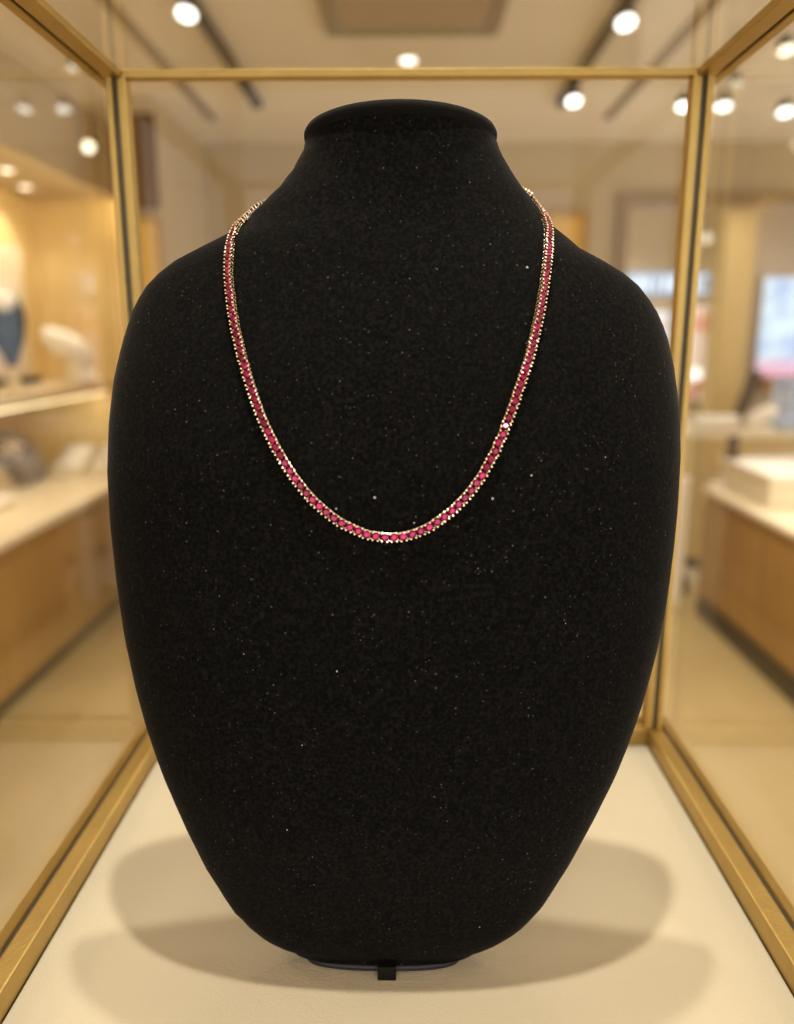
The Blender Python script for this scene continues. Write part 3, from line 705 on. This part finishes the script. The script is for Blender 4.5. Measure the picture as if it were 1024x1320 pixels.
def bust_row(i, grow=0.0, drop=0.0):
    c = (BUST_LEFT[i] + BUST_RIGHT[i]) / 2; h = (BUST_RIGHT[i] - BUST_LEFT[i]) / 2 + grow
    pts = []
    for k in range(NF):
        th = math.pi - math.pi * k / (NF - 1); cs = math.cos(th); sn = max(0.0, math.sin(th))
        x = math.copysign(abs(cs) ** (2 / ex[i]), cs); w = (fr[i] + grow) * sn ** (2 / ex[i])
        pts.append(B0 + BU * (c + h * x) + BV * (tt[i] * BH - drop) + BW * w)
    for k in range(1, NB + 1):
        th = -math.pi * k / (NB + 1)
        pts.append(B0 + BU * (c + h * math.cos(th)) + BV * (tt[i] * BH - drop) + BW * ((bk[i] + grow) * math.sin(th)))
    return pts
bust = thing('necklace_bust', 'large black velvet necklace bust standing in the glass case', 'display bust', (B0.x, B0.y, PAD))
def shrink(pts, f, drop, wf):
    c = sum(pts, Vector()) / len(pts); out = []
    for p in pts:
        d = p - c; u = d.dot(BU); w_ = d.dot(BW)
        out.append(c + BU * u * f + BW * w_ * wf + BV * (d.dot(BV) - drop))
    return out
rows = [shrink(bust_row(0), 0.81, 0.0027, 0.88), shrink(bust_row(0), 0.90, 0.0020, 0.94), shrink(bust_row(0), 0.965, 0.0010, 0.985)] + [bust_row(i) for i in range(NR)]
body = MB().loft(rows).build('torso', 'velvet', bust, smooth=True)
top = rows[-1]
MB().tube([p - BV * 0.0005 for p in bust_row(NR - 1, -0.0012)], 0.0028, 12, closed=True).build('neck_rim', 'rim_velvet', bust, smooth=True)
bl = shrink(bust_row(0), 0.79, 0.0028, 0.86)
MB().tube(bl, 0.0014, 10, closed=True).build('base_trim', 'navy', bust, smooth=True)
MB().box(-0.0112, -0.0038, 0.2634, 0.285, PAD, PAD + 0.0062, 0.0004).build('front_foot', 'foot', bust)
sx = -0.004
MB().loft([[(sx - 0.02, 0.372, PAD), (sx + 0.02, 0.372, PAD), (sx + 0.02, 0.376, PAD), (sx - 0.02, 0.376, PAD)],
           [(sx - 0.014, 0.3165, PAD + 0.21), (sx + 0.014, 0.3165, PAD + 0.21), (sx + 0.014, 0.3205, PAD + 0.21), (sx - 0.014, 0.3205, PAD + 0.21)]]).build('easel_strut', 'foot', bust)

# ------------------------------------------------------------------ the necklace
def crm(p0, p1, p2, p3, t):
    return 0.5 * ((2 * p1) + (p2 - p0) * t + (2 * p0 - 5 * p1 + 4 * p2 - p3) * t * t + (3 * p1 - p0 - 3 * p2 + p3) * t ** 3)
ctl = [(Vector(a[:3]), Vector(a[3:]).normalized()) for a in NECK_PATH]
# the last links slip behind the neck
for k, (dy, dn) in ((-1, (0.0040, 0.0010)), (-2, (0.0022, 0.0008)), (-3, (0.0008, 0.0004)), (0, (0.003, 0.0008)), (1, (0.0012, 0.0005))):
    a, b_ = ctl[k]; ctl[k] = (a + Vector((0, dy, 0)) - b_ * dn, b_)
# round the back of the neck
back = [((0.0375, 0.3295, 1.6560), (0.75, 0.35, 0.5)), ((0.025, 0.3385, 1.6585), (0.55, 0.75, 0.35)), ((0.010, 0.3485, 1.661), (0.25, 0.93, 0.25)), ((-0.006, 0.3505, 1.6615), (0, 0.97, 0.2)), ((-0.022, 0.3485, 1.6605), (-0.25, 0.93, 0.25)), ((-0.040, 0.336, 1.656), (-0.6, 0.75, 0.3))]
full = ctl + [(Vector(a), Vector(b).normalized()) for a, b in back]
dense = []
n = len(full)
for i in range(n):
    a, b, c, d = full[i - 1], full[i], full[(i + 1) % n], full[(i + 2) % n]
    for k in range(16):
        t_ = k / 16
        dense.append((crm(a[0], b[0], c[0], d[0], t_), (b[1] * (1 - t_) + c[1] * t_).normalized(), i + t_))
PITCH = 0.00312
front_end = len(ctl) - 1
total = 0; acc = [0.0]
for i in range(1, len(dense) + 1):
    total += (dense[i % len(dense)][0] - dense[i - 1][0]).length; acc.append(total)
NL = round(total / PITCH); step = total / NL
slots = []
j = 0
for q in range(NL):
    s = (q + 0.5) * step
    while acc[j + 1] < s: j += 1
    f = (s - acc[j]) / (acc[j + 1] - acc[j])
    a, b = dense[j], dense[(j + 1) % len(dense)]
    p = a[0].lerp(b[0], f); nr = a[1].lerp(b[1], f).normalized(); tg = (b[0] - a[0]).normalized()
    idx = a[2] + f / 16
    slots.append((p, nr, tg, idx))

for _ in range(3):
    slots = [(s_[0], (slots[k - 2][1] + slots[k - 1][1] * 2 + s_[1] * 3 + slots[(k + 1) % NL][1] * 2 + slots[(k + 2) % NL][1]).normalized(),
              (slots[k - 1][2] + s_[2] * 2 + slots[(k + 1) % NL][2]).normalized(), s_[3]) for k, s_ in enumerate(slots)]
MM = 0.001
ROLL = R(20)
def setting_mesh():
    m = MB()
    for s in (-1, 1):
        y = s * 1.25 * MM
        m.box(-1.56 * MM, 1.56 * MM, y - 0.22 * MM, y + 0.22 * MM, 0.15 * MM, 0.62 * MM, 0.1 * MM, 1)     # lower gallery rail
        m.box(-1.40 * MM, 1.40 * MM, y - 0.20 * MM, y + 0.20 * MM, 1.10 * MM, 1.45 * MM, 0.1 * MM, 1)     # upper gallery rail
        m.box(s * 1.15 * MM - 0.2 * MM, s * 1.15 * MM + 0.2 * MM, -1.3 * MM, 1.3 * MM, 0.2 * MM, 0.6 * MM)  # cross bars
        for q in (-1, 1):
            x = q * 0.92 * MM
            m.cyl((x, s * 1.38 * MM, 0.2 * MM), (x * 0.98, s * 1.50 * MM, 2.0 * MM), 0.30 * MM, 0.36 * MM, n=8)
            m.sphere((x * 0.97, s * 1.40 * MM, 2.12 * MM), 0.46 * MM, 2, (1, 1, 0.85))
    bmesh.ops.recalc_face_normals(m.bm, faces=m.bm.faces)
    me = bpy.data.meshes.new('stone_setting'); m.bm.to_mesh(me); m.bm.free()
    me.materials.append(M['gold'])
    return me
def gem_mesh():
    m = MB(); g = 1.38 * MM
    def ring(r, z, n, off): return [Vector((r * math.cos(2 * math.pi * (k + off) / n), r * math.sin(2 * math.pi * (k + off) / n), z)) for k in range(n)]
    girdle = ring(g, 1.62 * MM, 16, 0); star = ring(g * 0.80, 1.95 * MM, 8, 0.5); table = ring(g * 0.56, 2.2 * MM, 8, 0)
    cul = Vector((0, 0, 0.65 * MM))
    bm = m.bm
    G = [bm.verts.new(p) for p in girdle]; S = [bm.verts.new(p) for p in star]; T = [bm.verts.new(p) for p in table]; Cv = bm.verts.new(cul)
    bm.faces.new(T)
    for k in range(8):
        bm.faces.new((T[k], S[k], T[(k + 1) % 8]))                                    # star facets
        bm.faces.new((T[k], S[k - 1], G[2 * k], S[k]))                                # kites
        bm.faces.new((S[k], G[2 * k], G[2 * k + 1])); bm.faces.new((S[k], G[2 * k + 1], G[(2 * k + 2) % 16]))
    for k in range(16): bm.faces.new((G[k], Cv, G[(k + 1) % 16]))
    bmesh.ops.recalc_face_normals(bm, faces=bm.faces)
    me = bpy.data.meshes.new('red_stone'); bm.to_mesh(me); bm.free(); me.materials.append(M['ruby'])
    return me
SET, GEM = setting_mesh(), gem_mesh()
neck = thing('necklace', 'gold tennis necklace of deep pink stones draped on the velvet bust', 'necklace', (0, 0.2585, 1.5335))
NO = Vector(neck.location)
cands = [i for i, s in enumerate(slots) if s[3] <= front_end + 0.2]
extra = max(0, len(cands) - 100)
keep = set(cands[extra // 2: len(cands) - (extra - extra // 2)])
cam_pos = Vector((0, 0, 1.6))
rest = bmesh.new()
glint = min(keep, key=lambda i: (slots[i][0] - Vector((0.0335, 0.2682, 1.5705))).length)
for i, (p, nr, tg, idx) in enumerate(slots):
    by = nr.cross(tg).normalized(); z = tg.cross(by).normalized()
    rot = Matrix((tg, by, z)).transposed()
    jit = Matrix.Rotation(random.uniform(-0.07, 0.07), 3, 'X') @ Matrix.Rotation(random.uniform(-0.07, 0.07), 3, 'Y')
    if idx <= front_end:                      # higher up the links roll outwards over the shoulder
        up_ = min(1.0, max(0.0, (p.z - 1.56) / 0.05))
        dn_ = min(1.0, max(0.0, ((1.648 if p.x < -0.006 else 1.644) - p.z) / 0.026))
        jit = Matrix.Rotation(ROLL * up_ * up_ * dn_ * (1.0 if p.x < -0.006 else 1.25), 3, 'X') @ jit
    mtx = Matrix.Translation(p + z * 0.0003) @ (rot @ jit).to_4x4()
    if i in keep:
        o = bpy.data.objects.new('stone_setting', SET); COL.objects.link(o); o.parent = neck
        o.matrix_basis = Matrix.Translation(-NO) @ mtx
        g = bpy.data.objects.new('red_stone', GEM); COL.objects.link(g); g.parent = o
        g.rotation_euler = (0, 0, random.choice((0.0, 0.2, 0.39, 0.6))); g.scale = (1.09, 1.0, 1.0)
        if i == glint:                        # one stone sits so that its table catches the added unseen lamp behind the viewer
            hv = ((cam_pos - p).normalized() + (Vector((0.5, -1.4, CEIL)) - p).normalized()).normalized()
            q = hv.to_track_quat('Z', 'Y').to_matrix()
            g.rotation_euler = ((rot @ jit).inverted() @ q).to_euler()
    else:
        for me, mi in ((SET, 0), (GEM, 1)):
            k0 = len(rest.verts); f0 = len(rest.faces)
            rest.from_mesh(me); rest.verts.ensure_lookup_table(); rest.faces.ensure_lookup_table()
            bmesh.ops.transform(rest, matrix=Matrix.Translation(-NO) @ mtx, verts=rest.verts[k0:])
            for f in rest.faces[f0:]: f.material_index = mi
me = bpy.data.meshes.new('rear_links'); rest.to_mesh(me); rest.free(); me.materials.append(M['gold']); me.materials.append(M['ruby'])
o = bpy.data.objects.new('rear_links', me); COL.objects.link(o); o.parent = neck; o['kind'] = 'stuff'

# ------------------------------------------------------------------ world, camera, view
w = bpy.data.worlds.new('World'); scene.world = w; w.use_nodes = True
bg = w.node_tree.nodes['Background']; bg.inputs[0].default_value = (1.0, 0.935, 0.86, 1); bg.inputs[1].default_value = 1.5
cam = bpy.data.cameras.new('Camera'); co = bpy.data.objects.new('Camera', cam); COL.objects.link(co)
cam.sensor_fit = 'HORIZONTAL'; cam.sensor_width = 36; cam.lens = 1010 / 1024 * 36
co.location = (0, 0, 1.6); co.rotation_euler = (R(90 - 12.6), 0, R(0.75))
cam.clip_start = 0.01; cam.clip_end = 60
cam.dof.use_dof = True; cam.dof.focus_distance = 0.29; cam.dof.aperture_fstop = 6.6
scene.camera = co
vs = scene.view_settings
vs.view_transform = 'Standard'; vs.look = 'None'; vs.gamma = 1.0; vs.use_curve_mapping = False; vs.exposure = 0.42
cy = scene.cycles
cy.use_denoising = True; cy.max_bounces = 12; cy.transparent_max_bounces = 24; cy.diffuse_bounces = 6; cy.glossy_bounces = 6
cy.caustics_reflective = False; cy.caustics_refractive = False; cy.sample_clamp_indirect = 6
